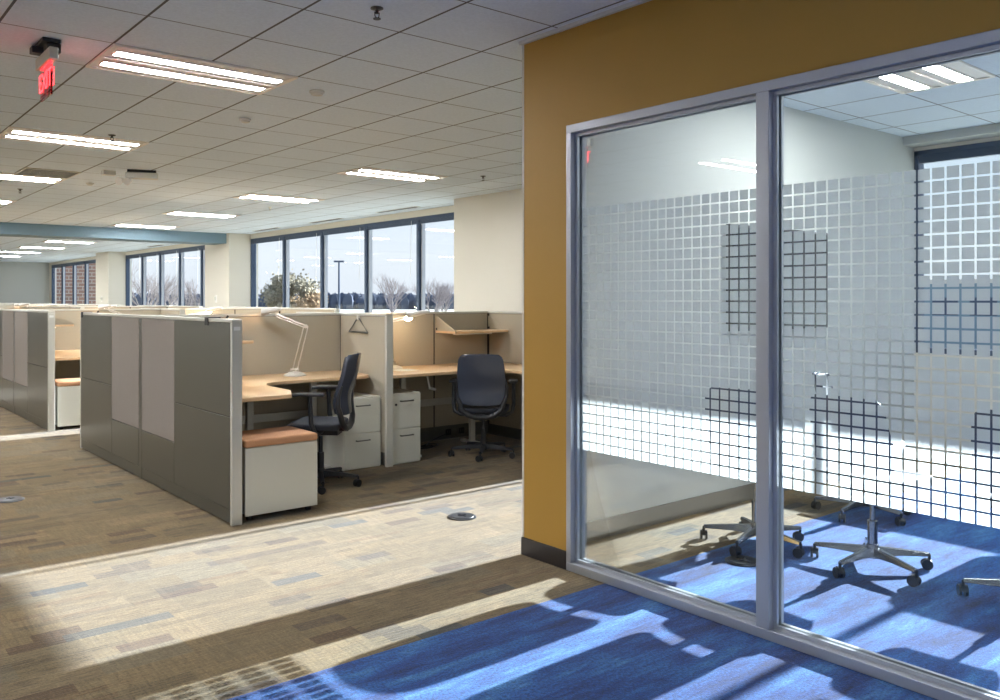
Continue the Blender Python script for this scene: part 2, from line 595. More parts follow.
WINS = [(YN + 0.3, 3.61, 6), (3.67, 5.26, 1), (10.04, 18.40, 5), (19.84, 27.78, 5), (29.20, 37.60, 5)]
for wi, (a, b, n) in enumerate(WINS):
    root = thing('window_%d' % (wi + 1), 'x', 'window', (XW, a, 0))
    del root['label']
    del root['category']
    struct(root)
    L = b - a
    f = MB()
    f.box(0.0, 0.12, 0, L, SILL, SILL + 0.05)
    f.box(0.0, 0.12, 0, L, HEAD - 0.05, HEAD)
    f.box(0.0, 0.12, 0, 0.04, SILL, HEAD)
    f.box(0.0, 0.12, L - 0.04, L, SILL, HEAD)
    obj('window_frame', f, M['darkframe'], root, bevel=0.004)
    if wi == 1:
        ms = [5.14 - a]
        mw = 0.018
    elif wi == 0:
        ms = [1.92 - a, 0.26 - a, -1.40 - a, -3.06 - a]
        mw = 0.032
    else:
        ms = [L * k / n for k in range(1, n)]
        mw = 0.034
    for q in ms:
        mm = MB()
        mm.box(-0.01, 0.13, q - mw, q + mw, SILL + 0.05, HEAD - 0.05)
        mu = obj('mullion', mm, M['darkframe'], root, bevel=0.004)
        if wi > 1:
            m2 = MB()
            m2.box(0.03, 0.10, q - mw - 0.045, q - mw - 0.02, SILL + 0.05, HEAD - 0.05)
            obj('glazing_bead', m2, M['alu'], mu)
    obj('pane', B(0.058, 0.066, 0.04, L - 0.04, SILL + 0.05, HEAD - 0.05), M['wglass'], root)
    bl = MB()
    edges = [0.0] + ms + [L]
    edges.sort()
    for p, q in zip(edges, edges[1:]):
        if q - p < 0.3:
            continue
        bl.box(-0.005, 0.045, p + 0.05, q - 0.05, HEAD - 0.045, HEAD - 0.005)
        for k in range(9):
            bl.box(-0.003, 0.043, p + 0.05, q - 0.05, HEAD - 0.056 - 0.0065 * k, HEAD - 0.0505 - 0.0065 * k)
        bl.box(-0.004, 0.044, p + 0.045, q - 0.045, HEAD - 0.122, HEAD - 0.110)
    obj('blind_stack', bl, M['darkframe'], root)
    if wi in (2, 3):
        for p, q in zip(edges, edges[1:]):
            cm = MB()
            cm.tube([(-0.012, p + 0.18, HEAD - 0.06), (-0.014, p + 0.20, SILL + 0.9)], 0.0035, 6)
            obj('pull_cord', cm, M['paper'], root)

# air slots in the ceiling along the windows
for k, (x, yy, g) in enumerate([(8.1, 14.3, 'middle'), (8.06, 11.8, 'nearest'), (8.1, 16.9, 'farthest'), (8.1, 24.0, 'beyond')]):
    t = thing('linear_diffuser', {'nearest': 'slim slot diffuser in ceiling nearest the solid beige wall', 'middle': 'slim slot diffuser in ceiling above middle window panes', 'farthest': 'slim slot diffuser in ceiling just before the blue beam', 'beyond': 'slim slot diffuser in ceiling beyond the blue beam'}[g], 'air vent', (x, yy, HC))
    fr = MB()
    fr.box(-0.05, 0.05, -0.6, 0.6, -0.008, 0)
    obj('frame', fr, M['trimgrey'], t)
    sl = MB()
    sl.box(-0.03, -0.006, -0.57, 0.57, -0.011, -0.008)
    sl.box(0.006, 0.03, -0.57, 0.57, -0.011, -0.008)
    obj('slot', sl, M['seam'], t)

# ------------------------------------------------------------------ glazed partition
def frame_box(z0, z1, y0, y1, x0=XG - 0.008, x1=XG + 0.11):
    return (x0, x1, y0, y1, z0, z1)
root = thing('window_6', 'x', 'x', (0, 0, 0))
del root['label']
del root['category']
struct(root)
FY = [3.302, 2.128, 2.064, 0.90, 0.836, -0.33, -0.394, -1.56, -1.62, -2.79]
fw = 0.036
def member(name, a):
    return obj(name, B(*a), M['alu'], root, bevel=0.003)
member('top_rail', frame_box(FT - 0.046, FT, YN, 3.302))
member('bottom_rail', frame_box(0, 0.046, YN, 3.302))
member('jamb', frame_box(0.046, FT - 0.046, 3.302 - fw, 3.302))
for a in (2.064, 0.836, -0.394, -1.62):
    member('mullion', frame_box(0.046, FT - 0.046, a, a + 0.064))
# inner stops that hold the glass
XP = XG + 0.050
bays = [(3.302 - fw, 2.128), (2.064, 0.90), (0.836, -0.33), (-0.394, -1.556), (-1.62, YN)]
P_ = 0.0519
for bi, (ya, yb) in enumerate(bays):
    st = MB()
    for x0, x1 in ((XP - 0.024, XP - 0.008), (XP + 0.014, XP + 0.032)):
        st.box(x0, x1, yb, ya, 0.046, 0.064)
        st.box(x0, x1, yb, ya, FT - 0.064, FT - 0.046)
        st.box(x0, x1, ya - 0.018, ya, 0.064, FT - 0.064)
        st.box(x0, x1, yb, yb + 0.018, 0.064, FT - 0.064)
    obj('glazing_stop', st, M['alu'], root)
    pn = obj('glass_pane', B(XP, XP + 0.008, yb + 0.002, ya - 0.002, 0.05, FT - 0.05), M['glass'], root)
    fm = MB()
    z = 0.672
    while z + 0.044 < 2.03:
        yy = ya - 0.026
        while yy - 0.044 > yb + 0.012:
            for s in (1,):
                v = [fm.b.verts.new(c) for c in ((0, yy, z), (0, yy - 0.044, z), (0, yy - 0.044, z + 0.044), (0, yy, z + 0.044))]
                fm.b.faces.new(v)
            yy -= P_
        z += P_
    fo = obj('frosted_square_film', fm, M['film'], pn, loc=(XP + 0.0105, 0, 0))

# ------------------------------------------------------------------ ceiling lights
def make_light(label, x, yy, group):
    t = thing('ceiling_light', label, 'ceiling light', (x, yy, HC), 0, group)
    # local: x 0..1.22, y 0..0.61
    f = MB()
    f.box(0, 1.22, 0, 0.022, -0.012, 0)
    f.box(0, 1.22, 0.588, 0.61, -0.012, 0)
    f.box(0, 0.022, 0.022, 0.588, -0.012, 0)
    f.box(1.198, 1.22, 0.022, 0.588, -0.012, 0)
    obj('frame', f, M['reflector'], t)
    r = MB()
    r.box(0.022, 1.198, 0.022, 0.588, -0.003, -0.001)
    r.box(0.022, 1.198, 0.285, 0.325, -0.016, -0.003)
    obj('reflector', r, M['reflector'], t)
    for c in (0.165, 0.445):
        m = MB()
        m.box(0.06, 1.16, c - 0.042, c + 0.042, -0.0135, -0.012)
        hs = MB()
        hs.box(0.05, 1.17, c - 0.058, c + 0.058, -0.0119, -0.003)
        obj('lamp_tray', hs, M['reflector'], t, bevel=0.002)
        obj('lit_lens', m, M['tube'], t, smooth=True)
    return t
nm = ['nearest', 'second', 'third', 'fourth', 'fifth', 'sixth', 'seventh', 'eighth', 'ninth']
GL = 'recessed lights in the office ceiling'
L0 = None
row = 0
for ri, y0 in enumerate([5.184 + 3.05 * k for k in range(10)]):
    if 18.3 < y0 < 19.4:
        continue
    for ci, x0 in enumerate((-2.157, 1.503, 5.163)):
        if ci == 2 and y0 < 7:
            continue
        if ci == 0 and y0 < 9:
            pass
        side = ['on the far left', 'in the left-hand line', 'in the right-hand line'][ci]
        k = ri if ci < 2 else ri - 1
        lab = 'lit two-strip recessed light %s, %s from the camera' % (side, nm[min(k, 8)])
        if ci == 0:
            lab = 'lit recessed light in the line over the aisle, %s from the camera' % nm[min(k, 8)]
        if ri == 9:
            lab = 'lit recessed light %s, last before the far white wall' % side
        if L0 is None:
            L0 = make_light(lab, x0, y0, GL)
        else:
            dup(L0, (x0, y0, HC), label=lab, group=GL)
# unseen lights added over the near corridor to brighten its ceiling
for x0, y0, s in ((-2.157, 2.134, 'overhead to the left of the camera'), (-2.157, -0.916, 'overhead behind the camera')):
    dup(L0, (x0, y0, HC), label='unseen added recessed ceiling light ' + s, group=GL)
for k, (x0, y0) in enumerate([(5.22, 2.228), (5.22, -0.82)]):
    dup(L0, (x0, y0, HC), label=['lit recessed light in conference ceiling seen through the top of the glass', 'lit recessed light in conference ceiling deeper in the glazed room'][k], group='recessed lights in the conference room')

# ------------------------------------------------------------------ ceiling devices
def sprinkler(x, yy, label, m):
    t = thing('sprinkler_head', label, 'sprinkler', (x, yy, HC), 0, 'ceiling sprinklers')
    obj('escutcheon', MB().lathe([(0.034, 0), (0.034, -0.004), (0.018, -0.010)]), m, t)
    b = MB()
    b.tube([(0, 0, -0.008), (0, 0, -0.03)], 0.009, 8)
    b.tube([(-0.014, 0, -0.022), (-0.012, 0, -0.045), (0, 0, -0.055)], 0.003, 6)
    b.tube([(0.014, 0, -0.022), (0.012, 0, -0.045), (0, 0, -0.055)], 0.003, 6)
    b.lathe([(0.020, -0.058), (0.020, -0.055)])
    obj('deflector', b, m, t)
    return t
sprinkler(2.405, 3.708, 'black sprinkler head in the ceiling tile nearest the yellow wall', M['black'])
sprinkler(6.709, 7.948, 'small sprinkler head beside the right-hand light near the beige wall', M['black'])
sprinkler(2.331, 8.087, 'small dark sprinkler head just in front of second left light', M['black'])
sprinkler(6.197, 12.781, 'small sprinkler head between the third and fourth right-hand lights', M['cap'])
sprinkler(2.473, 12.825, 'small sprinkler head beyond the dark return grille', M['black'])
def disc(x, yy, label, r, nm_='smoke_detector', cat='smoke detector'):
    t = thing(nm_, label, cat, (x, yy, HC))
    obj('base_ring', MB().lathe([(r, 0), (r, -0.012), (r * 0.85, -0.018)]), M['ceil'] if False else M['trimgrey'], t, smooth=True)
    obj('cover', MB().lathe([(r * 0.8, -0.017), (r * 0.75, -0.028), (r * 0.3, -0.034)]), M['cap'], t, smooth=True)
    return t
disc(3.02, 5.46, 'round pale detector on ceiling right of nearest light', 0.055)
disc(3.008, 6.677, 'round detector with dark rim on ceiling past the nearest light', 0.05)
disc(3.066, 11.599, 'round pale detector right of the third left-hand light', 0.05)
# white emergency unit
t = thing('emergency_light', 'white twin-head emergency light hung under the ceiling tiles', 'emergency light', (3.1, 10.15, HC), math.radians(-20))
obj('body', B(-0.02, 0.34, -0.06, 0.06, -0.10, -0.03), M['cap'], t, bevel=0.01)
obj('mounting_plate', B(0.0, 0.32, -0.05, 0.05, -0.03, 0), M['black'], t)
for q in (-0.06, 0.03):
    hd = MB()
    hd.tube([(q, -0.02, -0.12), (q - 0.03, -0.09, -0.15)], [0.03, 0.045], 14)
    h = obj('lamp_head', hd, M['lampwhite'], t, smooth=True)
jb = MB()
jb.box(-0.22, -0.08, -0.3, -0.2, -0.05, 0)
tag(obj('ceiling_box', jb, M['cap'], loc=(3.1, 10.62, HC)), 'small grey box on ceiling left of the emergency light', 'junction box')
# return air grille
t = thing('return_grille', 'dark louvred return air grille beside third left-hand light', 'air vent', (2.113, 10.674, HC))
gm = MB()
gm.box(0, 0.61, 0, 0.02, -0.01, 0)
gm.box(0, 0.61, 0.59, 0.61, -0.01, 0)
gm.box(0, 0.02, 0.02, 0.59, -0.01, 0)
gm.box(0.59, 0.61, 0.02, 0.59, -0.01, 0)
obj('frame', gm, M['cap'], t)
obj('backing', B(0.02, 0.59, 0.02, 0.59, -0.002, -0.0005), M['seam'], t)
lv = MB()
for k in range(18):
    lv.box(0.02, 0.59, 0.035 + k * 0.031, 0.049 + k * 0.031, -0.009, -0.003)
obj('louvres', lv, M['panel'], t)
# exit sign
t = thing('exit_sign', 'red lit hanging EXIT sign seen nearly edge-on below black mount', 'exit sign', (1.19, 5.42, HC))
cn = MB()
cn.box(-0.05, 0.05, -0.12, 0.12, -0.022, 0)
cn.box(-0.02, 0.055, -0.10, -0.03, -0.075, -0.02)
cn.box(-0.075, -0.01, 0.03, 0.10, -0.06, -0.02)
obj('ceiling_mount', cn, M['black'], t, bevel=0.004)
obj('housing', B(-0.024, 0.024, -0.17, 0.19, -0.13, -0.062), M['cap'], t, bevel=0.004)
pn = obj('sign_panel', B(-0.005, 0.005, -0.115, 0.145, -0.325, -0.128), M['acryl'], t)
ed = MB()
ed.box(-0.005, 0.005, -0.115, 0.145, -0.134, -0.1285)
obj('lit_edge', ed, M['exitred'], t)
text_mesh('lettering', 'EXIT', 0.155, 0.0015, M['exitred'], pn, (-0.008, 0.01, -0.228), (PI / 2, 0, -PI / 2))
text_mesh('lettering', 'EXIT', 0.155, 0.0015, M['exitred'], pn, (0.008, 0.01, -0.228), (PI / 2, 0, PI / 2))

# fire devices on the beige columns
t = thing('wall_device', 'small white box on the beige column face between two windows', 'wall device', (7.90, 19.15, 1.52))
obj('back_plate', B(-0.012, 0, -0.06, 0.06, -0.09, 0.09), M['lampwhite'], t, bevel=0.004)
obj('lens', B(-0.04, -0.012, -0.03, 0.03, -0.03, 0.05), M['cap'], t, bevel=0.006)
dup(t, (7.90, 28.5, 1.52), label='small white box on the farthest beige column')

# ------------------------------------------------------------------ carpet floor boxes
def floor_box(x, yy, label):
    t = thing('floor_box', label, 'floor outlet', (x, yy, 0), 0, 'round floor outlets')
    obj('ring', MB().lathe([(0.10, 0.0), (0.10, 0.004), (0.088, 0.009)], n=32), M['black'], t, smooth=True)
    lid = obj('lid', MB().lathe([(0.084, 0.0085), (0.082, 0.012)], n=32), M['black'], t)
    k = MB()
    k.box(-0.03, 0.03, -0.008, 0.008, 0.012, 0.017)
    k.box(-0.008, 0.008, -0.04, 0.04, 0.012, 0.015)
    obj('latch', k, M['chrome'], lid)
    return t
floor_box(3.65, 4.55, 'round floor outlet cover in the sunlit patch of carpet')
floor_box(1.287, 7.031, 'round floor outlet cover in the aisle at left edge')
floor_box(4.30, 2.78, 'round floor outlet cover under a chair behind glass')

# ------------------------------------------------------------------ cubicles
PH = 1.375
def shift(mb_args, d):
    return mb_args

def run_long(loc, label, group):
    """outer partition along +Y, 3.75 long, outer face at local x=0, inner at .07"""
    t = thing('cubicle_partition', label, 'partition', loc, 0, group)
    Ln = 3.75
    obj('core', B(0.006, 0.064, 0.03, Ln - 0.03, 0.015, PH - 0.02), M['seam'], t)
    obj('base_rail', B(0.002, 0.068, 0.03, Ln - 0.03, 0.012, 0.10), M['panel'], t, bevel=0.002)
    obj('top_cap', B(-0.002, 0.072, 0.0, Ln, PH - 0.024, PH), M['cap'], t, bevel=0.004)
    obj('end_cap', B(-0.002, 0.072, 0.0, 0.034, 0.0, PH - 0.024), M['cap'], t, bevel=0.005)
    obj('end_cap', B(-0.002, 0.072, Ln - 0.034, Ln, 0.0, PH - 0.024), M['cap'], t, bevel=0.005)
    obj('label_tag', B(0.010, 0.055, -0.004, -0.002, PH - 0.075, PH - 0.05), M['paper'], t)
    segs = [(0.037, 1.075, 'm'), (1.08, 1.835, 'f'), (1.915, 2.67, 'f'), (2.675, 3.713, 'm')]
    obj('post', B(-0.001, 0.071, 1.84, 1.91, 0.01, PH - 0.024), M['panel'], t, bevel=0.003)
    for a, b, k in segs:
        zs = 0.722 if k == 'm' else 0.416
        obj('metal_tile', B(-0.002, 0.008, a, b, 0.105, zs - 0.003), M['panel'], t, bevel=0.002)
        obj('metal_tile' if k == 'm' else 'fabric_tile', B(-0.002, 0.008, a, b, zs + 0.003, PH - 0.027), M['panel'] if k == 'm' else M['fabric'], t, bevel=0.002)
        obj('lining_tile', B(0.062, 0.071, a, b, 0.105, PH - 0.027), M['infab'], t, bevel=0.002)
    return t

def run_spine(loc, label, n, group, width=1.86):
    t = thing('cubicle_spine', label, 'partition', loc, 0, group)
    Ln = n * width
    Le = Ln + 0.055
    obj('core', B(0.0, Le, -0.028, 0.028, 0.015, PH - 0.02), M['seam'], t)
    obj('top_cap', B(0, Le, -0.037, 0.037, PH - 0.022, PH), M['cap'], t, bevel=0.004)
    obj('base_rail', B(0, Le, -0.034, 0.034, 0.012, 0.15), M['panel'], t, bevel=0.002)
    for k in range(n):
        x0 = k * width
        cuts = [0.0, 1.115, width] if k else [0.0, width]
        for a, b in zip(cuts, cuts[1:]):
            for s in (-1, 1):
                ya, yb = sorted((s * 0.026, s * 0.035))
                obj('lining_tile', B(x0 + a + (0.009 if a else 0.022), x0 + b - (0.009 if b < width else 0.016), ya, yb, 0.155, PH - 0.025), M['infab'], t, bevel=0.002)
    return t

def run_short(loc, label, ln, group):
    """divider along -Y from the spine, end cap at far end"""
    t = thing('cubicle_divider', label, 'partition', loc, 0, group)
    obj('core', B(-0.026, 0.026, -ln + 0.03, 0, 0.015, PH - 0.02), M['seam'], t)
    obj('base_rail', B(-0.032, 0.032, -ln + 0.03, 0, 0.012, 0.12), M['panel'], t, bevel=0.002)
    obj('top_cap', B(-0.035, 0.035, -ln, 0, PH - 0.022, PH), M['cap'], t, bevel=0.004)
    obj('end_cap', B(-0.036, 0.036, -ln, -ln + 0.034, 0, PH - 0.022), M['cap'], t, bevel=0.005)
    for s in (-1, 1):
        xa, xb = sorted((s * 0.024, s * 0.033))
        obj('lining_tile', B(xa, xb, -ln + 0.037, -0.020, 0.125, PH - 0.025), M['infab'], t, bevel=0.002)
    return t

def arc(cx, cy, r, a0, a1, n=8):
    return [(cx + r * math.cos(math.radians(a0 + (a1 - a0) * k / n)), cy + r * math.sin(math.radians(a0 + (a1 - a0) * k / n))) for k in range(n + 1)]

DZ = 0.82
def desk(name, label, loc, poly, legs, crank=None, group=None):
    t = thing(name, label, 'desk', loc, 0, group)
    top = obj('worktop', MB().prism(poly, DZ - 0.03, DZ), M['desk'], t, bevel=0.005)
    for x, yy in legs:
        m = MB()
        m.box(x - 0.03, x + 0.03, yy - 0.02, yy + 0.02, 0.02, DZ - 0.05)
        m.box(x - 0.03, x + 0.03, yy - 0.28, yy + 0.16, 0.0, 0.025)
        m.box(x - 0.04, x + 0.04, yy - 0.22, yy + 0.22, DZ - 0.055, DZ - 0.03)
        obj('leg', m, M['cap'], t, bevel=0.004)
    if crank:
        x, yy = crank
        m = MB()
        m.tube([(x, yy + 0.12, DZ - 0.045), (x, yy, DZ - 0.045), (x, yy - 0.02, DZ - 0.06), (x + 0.01, yy - 0.04, DZ - 0.16)], 0.009, 8)
        m.tube([(x + 0.01, yy - 0.035, DZ - 0.16), (x + 0.075, yy - 0.045, DZ - 0.18)], 0.014, 10)
        obj('crank_handle', m, M['trimgrey'], t, smooth=True)
    return t

# desk A local origin at station corner (2.375, 7.135)
polyA = [(0.005, -1.635), (0.48, -1.61)] + [(0.60, -1.36)] + [(0.61, -1.15), (0.62, -0.95)] + arc(0.92, -0.95, 0.29, 180, 95, 8)[1:] + \
        [(1.2, -0.67), (1.62, -0.68)] + arc(1.64, -0.52, 0.16, -90, 0, 5) + [(1.80, -0.005), (0.005, -0.005)]
polyB = [(0.005, -0.005), (0.005, -0.80), (0.95, -0.80)] + arc(0.98, -1.05, 0.25, 90, 0, 6) + [(1.23, -1.75), (1.82, -1.75), (1.82, -0.005)]

def cabinet(label, loc, w_, h_, d_, group):
    t = thing('filing_cabinet', label, 'filing cabinet', loc, 0, group)
    obj('body', B(0, w_, 0.018, d_, 0.0, h_), M['cabinet'], t, bevel=0.003)
    hh = (h_ - 0.03) / 2
    for k in range(2):
        z0 = 0.012 + k * (hh + 0.006)
        dr = obj('drawer', B(0.004, w_ - 0.004, 0, 0.0175, z0, z0 + hh), M['cabinet'], t, bevel=0.003)
        m = MB()
        zc = z0 + hh - 0.06
        m.tube([(w_ / 2 - 0.07, 0.0, zc), (w_ / 2 - 0.065, -0.022, zc), (w_ / 2 + 0.065, -0.022, zc), (w_ / 2 + 0.07, 0.0, zc)], 0.006, 8)
        obj('handle', m, M['panel'], dr, smooth=True)
        if k:
            obj('lock', MB().tube([(0.045, 0.001, zc - 0.03), (0.045, -0.006, zc - 0.03)], 0.011, 12), M['black'], dr)
    return t

def pedestal(label, loc, group):
    t = thing('mobile_pedestal', label, 'pedestal seat', loc, 0, group)
    w_, d_ = 0.55, 0.42
    obj('body', B(0.012, w_ - 0.004, 0.012, d_, 0.045, 0.50), M['cabinet'], t, bevel=0.004)
    obj('front_panel', B(0, w_, 0, 0.011, 0.04, 0.498), M['cabinet'], t, bevel=0.003)
    cu = MB()
    cu.box(-0.004, w_ + 0.004, -0.006, d_ + 0.004, 0.502, 0.556)
    obj('seat_cushion', cu, M['cushion'], t, bevel=0.018, seg=4)
    for x, yy in ((0.05, 0.05), (w_ - 0.05, 0.05), (0.05, d_ - 0.05), (w_ - 0.05, d_ - 0.05)):
        m = MB()
        m.tube([(x - 0.014, yy, 0.02), (x + 0.014, yy, 0.02)], 0.02, 14)
        m.box(x - 0.012, x + 0.012, yy - 0.012, yy + 0.012, 0.025, 0.045)
        obj('caster', m, M['black'], t)
    return t

def shelf_unit(label, loc, ln, rz, group):
    """shelf against a panel: runs +x, depth toward -y"""
    t = thing('wall_shelf', label, 'shelf', loc, rz, group)
    obj('shelf_board', B(0.0, ln, -0.34, -0.002, -0.012, 0.012), M['desk'], t, bevel=0.004)
    for x in (0.002, ln - 0.014):
        m = MB()
        lo = [(0.0, -0.012), (-0.34, -0.012), (-0.34, 0.016), (-0.03, 0.16), (0.0, 0.16)]
        a = [m.b.verts.new((x, p - 0.002, q)) for p, q in lo]
        b = [m.b.verts.new((x + 0.012, p - 0.002, q)) for p, q in lo]
        m.b.faces.new(a)
        m.b.faces.new(b[::-1])
        for i in range(len(lo)):
            m.b.faces.new((a[i], a[(i + 1) % len(lo)], b[(i + 1) % len(lo)], b[i]))
        obj('bracket', m, M['infab'], t)
        kn = MB()
        kn.tube([(x + 0.006, -0.012, 0.03), (x + 0.006, -0.03, 0.03)], 0.014, 10)
        obj('knob', kn, M['black'], t)
    return t

def lamp(label, loc, rz, group, right=False, ext=0.0):
    """task lamp; arms swing in the local xz plane"""
    t = thing('task_lamp', label, 'desk lamp', loc, rz, group)
    obj('base', MB().lathe([(0.098, 0), (0.10, 0.008), (0.085, 0.02), (0.05, 0.034), (0.015, 0.04)], n=32), M['lampwhite'], t, smooth=True)
    s = 1
    lo = MB()
    if right:
        J = Vector((-0.17, 0, 0.45))
        E_ = Vector((0.14, 0, 0.505))
    else:
        J = Vector((0.10, 0, 0.445))
        E_ = Vector((-0.165, 0, 0.545))
    for q in (-0.022, 0.022):
        lo.tube([(q, 0, 0.05), (J.x + q * 0.85, 0, J.z)], 0.0055, 8)
    lo.tube([(-0.04, 0, 0.055), (0.035, 0, 0.055)], 0.010, 8)
    lo.tube([(0, 0, 0.03), (0, 0, 0.062)], 0.010, 10)
    obj('lower_arm', lo, M['lamprod'], t, smooth=True)
    up = MB()
    up.tube([J + Vector((0, 0, 0.006)), E_ + Vector((0, 0, 0.008))], 0.007, 8)
    up.tube([J + Vector((0, 0, -0.016)), E_ + Vector((0, 0, -0.012))], 0.0045, 8)
    up.tube([J + Vector((0, -0.014, 0)), J + Vector((0, 0.014, 0))], 0.016, 12)
    obj('upper_arm', up, M['lamprod'], t, smooth=True)
    # head: a tapered bell along d
    if right:
        p0, d, ln = Vector((0.36, 0, 0.565)), Vector((-1.0, 0, -0.10)).normalized(), 0.22
        a0 = Vector((0.22, 0, 0.545))
    else:
        p0, d, ln = Vector((-0.125, 0, 0.600)), Vector((-1.0, 0, -0.06)).normalized(), 0.17
        a0 = Vector((-0.19, 0, 0.585))
    ups = MB()
    ups.tube([E_, a0], 0.012, 8)
    obj('knuckle', ups, M['lamprod'], t)
    prof = [(0.0, 0.018), (0.2, 0.030), (0.5, 0.036), (0.75, 0.044), (1.0, 0.050)]
    hm = MB()
    n = 20
    zax = d
    yax = Vector((0, 1, 0))
    xax = yax.cross(zax)
    rings = []
    for off in (0.0, -0.003):
        for s_, r in (prof if off == 0 else prof[::-1]):
            c_ = p0 + d * ln * s_ + Vector((0, 0, -0.10 * (s_ ** 2) * ln))
            rings.append([hm.b.verts.new(c_ + (xax * math.cos(2 * PI * k / n) * (r + off) * 0.7 + yax * math.sin(2 * PI * k / n) * (r + off))) for k in range(n)])
    for a, b in zip(rings, rings[1:]):
        for k in range(n):
            hm.b.faces.new((a[k], a[(k + 1) % n], b[(k + 1) % n], b[k]))
    hm.b.faces.new(rings[0][::-1])
    hd = obj('lamp_shade', hm, M['lampwhite'], t, smooth=True)
    bm_ = MB()
    c_ = p0 + d * ln * (0.86 if not right else 1.0) + Vector((0, 0, -0.012 if not right else -0.045))
    bm_.tube([c_ - d * 0.05, c_ - d * 0.03, c_, c_ + d * 0.02], [0.012, 0.022, 0.024, 0.012], 12)
    obj('bulb', bm_, M['bulb_on'] if right else M['bulb'], hd, smooth=True)
    return t

# ------------------------------------------------------------------ office chair
def super_round(u, v, r=0.35):
    # squeeze u near |v|=1 so corners round off
    a = abs(v)
    k = 1.0
    if a > 1 - r:
        q = (a - (1 - r)) / r
        k = 1 - r * 0.55 * (1 - math.sqrt(max(0.0, 1 - q * q)))
    return u * k

def make_chair(label, loc, rz, group, arms=True, polished=False):
    t = thing('office_chair', label, 'office chair', loc, rz, group)
    bmtl = M['chrome'] if polished else M['black']
    st = MB()
    st.tube([(0, 0, 0.065), (0, 0, 0.14)], [0.042, 0.032], 18)
    for k in range(5):
        a = math.radians(90 + 36 + 72 * k)
        c, s = math.cos(a), math.sin(a)
        R = Matrix.Rotation(a, 3, 'Z')
        sec = [(0.02, 0.026, 0.075, 0.125), (0.16, 0.020, 0.078, 0.112), (0.31, 0.015, 0.074, 0.094)]
        vs = []
        for r, hw, z0, z1 in sec:
            vs.append([st.b.verts.new(R @ Vector(p)) for p in ((r, -hw, z0), (r, hw, z0), (r, hw * 0.6, z1), (r, -hw * 0.6, z1))])
        for p, q in zip(vs, vs[1:]):
            for i in range(4):
                st.b.faces.new((p[i], p[(i + 1) % 4], q[(i + 1) % 4], q[i]))
        st.b.faces.new(vs[0][::-1])
        st.b.faces.new(vs[-1])
    obj('star_base', st, bmtl, t, bevel=0.003)
    first = None
    for k in range(5):
        a = math.radians(90 + 36 + 72 * k)
        p = (0.31 * math.cos(a), 0.31 * math.sin(a), 0)
        if first is None:
            m = MB()
            m.tube([(0, 0, 0.05), (0, 0, 0.085)], 0.008, 8)
            for q in (-0.021, 0.009):
                m.tube([(q, -0.012, 0.029), (q + 0.012, -0.012, 0.029)], 0.029, 18)
            m.tube([(-0.009, -0.012, 0.029), (0.009, -0.012, 0.029)], 0.008, 8)
            # hood
            pts = [(-0.012 + 0.033 * math.cos(math.radians(b)), 0.031 + 0.031 * math.sin(math.radians(b))) for b in range(0, 181, 20)]
            for i in range(len(pts) - 1):
                (y0, z0), (y1, z1) = pts[i], pts[i + 1]
                vv = [m.b.verts.new((xx, yy, zz)) for xx, yy, zz in ((-0.008, y0, z0), (0.008, y0, z0), (0.008, y1, z1), (-0.008, y1, z1))]
                ww = [m.b.verts.new((xx, yy * 0.8 - 0.0024, 0.03 + (zz - 0.03) * 0.8)) for xx, yy, zz in ((-0.008, y0, z0), (0.008, y0, z0), (0.008, y1, z1), (-0.008, y1, z1))]
                m.b.faces.new(vv)
                m.b.faces.new(ww[::-1])
            first = obj('caster', m, M['black'], t, loc=p, rot=(0, 0, a + 0.9))
        else:
            c_ = first.copy()
            C.objects.link(c_)
            c_.parent = t
            c_.location = p
            c_.rotation_euler = (0, 0, a + 0.9 - k * 0.7)
    g = MB()
    g.cyl(0, 0, 0.12, 0.27, 0.027)
    g.cyl(0, 0, 0.27, 0.46 if polished else 0.40, 0.015)
    obj('gas_column', g, M['black'] if not polished else M['chrome'], t, smooth=True)
    UP = Vector((0, 0, 0.06 if polished else 0))
    g = MB()
    g.box(-0.085, 0.085, -0.16, 0.10, 0.375, 0.425)
    g.tube([(0.085, 0.02, 0.40), (0.20, 0.03, 0.395)], 0.006, 8)
    obj('tilt_mechanism', g, M['black'], t, loc=UP, bevel=0.01)
    # seat
    def seat_f(u, v):
        x = 0.245 * super_round(u, v, 0.5)
        yy = 0.03 + 0.235 * v * (1 - 0.06 * u * u)
        z = 0.492 - 0.012 * (1 - u * u) * (1 - v * v) - (0.035 * max(0, v - 0.55) ** 2 / 0.2) - 0.010 * (abs(u) ** 6 + abs(v) ** 6)
        return (x, yy, z)
    obj('seat', MB().shell(seat_f, 16, 16, lambda u, v: (-0.012 * u, -0.012 * v, -0.052)), M['blackfab'], t, loc=UP, bevel=0.012, smooth=True, seg=3)
    # back
    def back_f(u, v):
        zc = 0.755
        hz = 0.245
        z = zc + hz * v * (1 - 0.03 * u * u)
        hw = 0.228 - 0.010 * v - 0.012 * v * v
        x = hw * super_round(u, v, 0.32)
        lum = 0.035 * math.exp(-((v + 0.45) / 0.5) ** 2)
        yy = -0.235 - 0.050 * (v + 1) * 0.5 - 0.02 * (v + 1) ** 2 * 0.25 + lum + 0.045 * u * u
        return (x, yy, z)
    obj('backrest', MB().shell(back_f, 18, 22, lambda u, v: (0, -0.022, 0)), M['shell'], t, loc=UP, bevel=0.006, smooth=True)
    obj('back_padding', MB().shell(lambda u, v: tuple(Vector(back_f(u * 0.93, v * 0.94)) + Vector((0, 0.006, 0))), 14, 16, lambda u, v: (0, 0.018, 0)), M['blackfab'], t, loc=UP, bevel=0.005, smooth=True)
    fr = MB()
    def fp(u, v):
        p = Vector(back_f(u, v))
        return p + Vector((0, -0.03, 0))
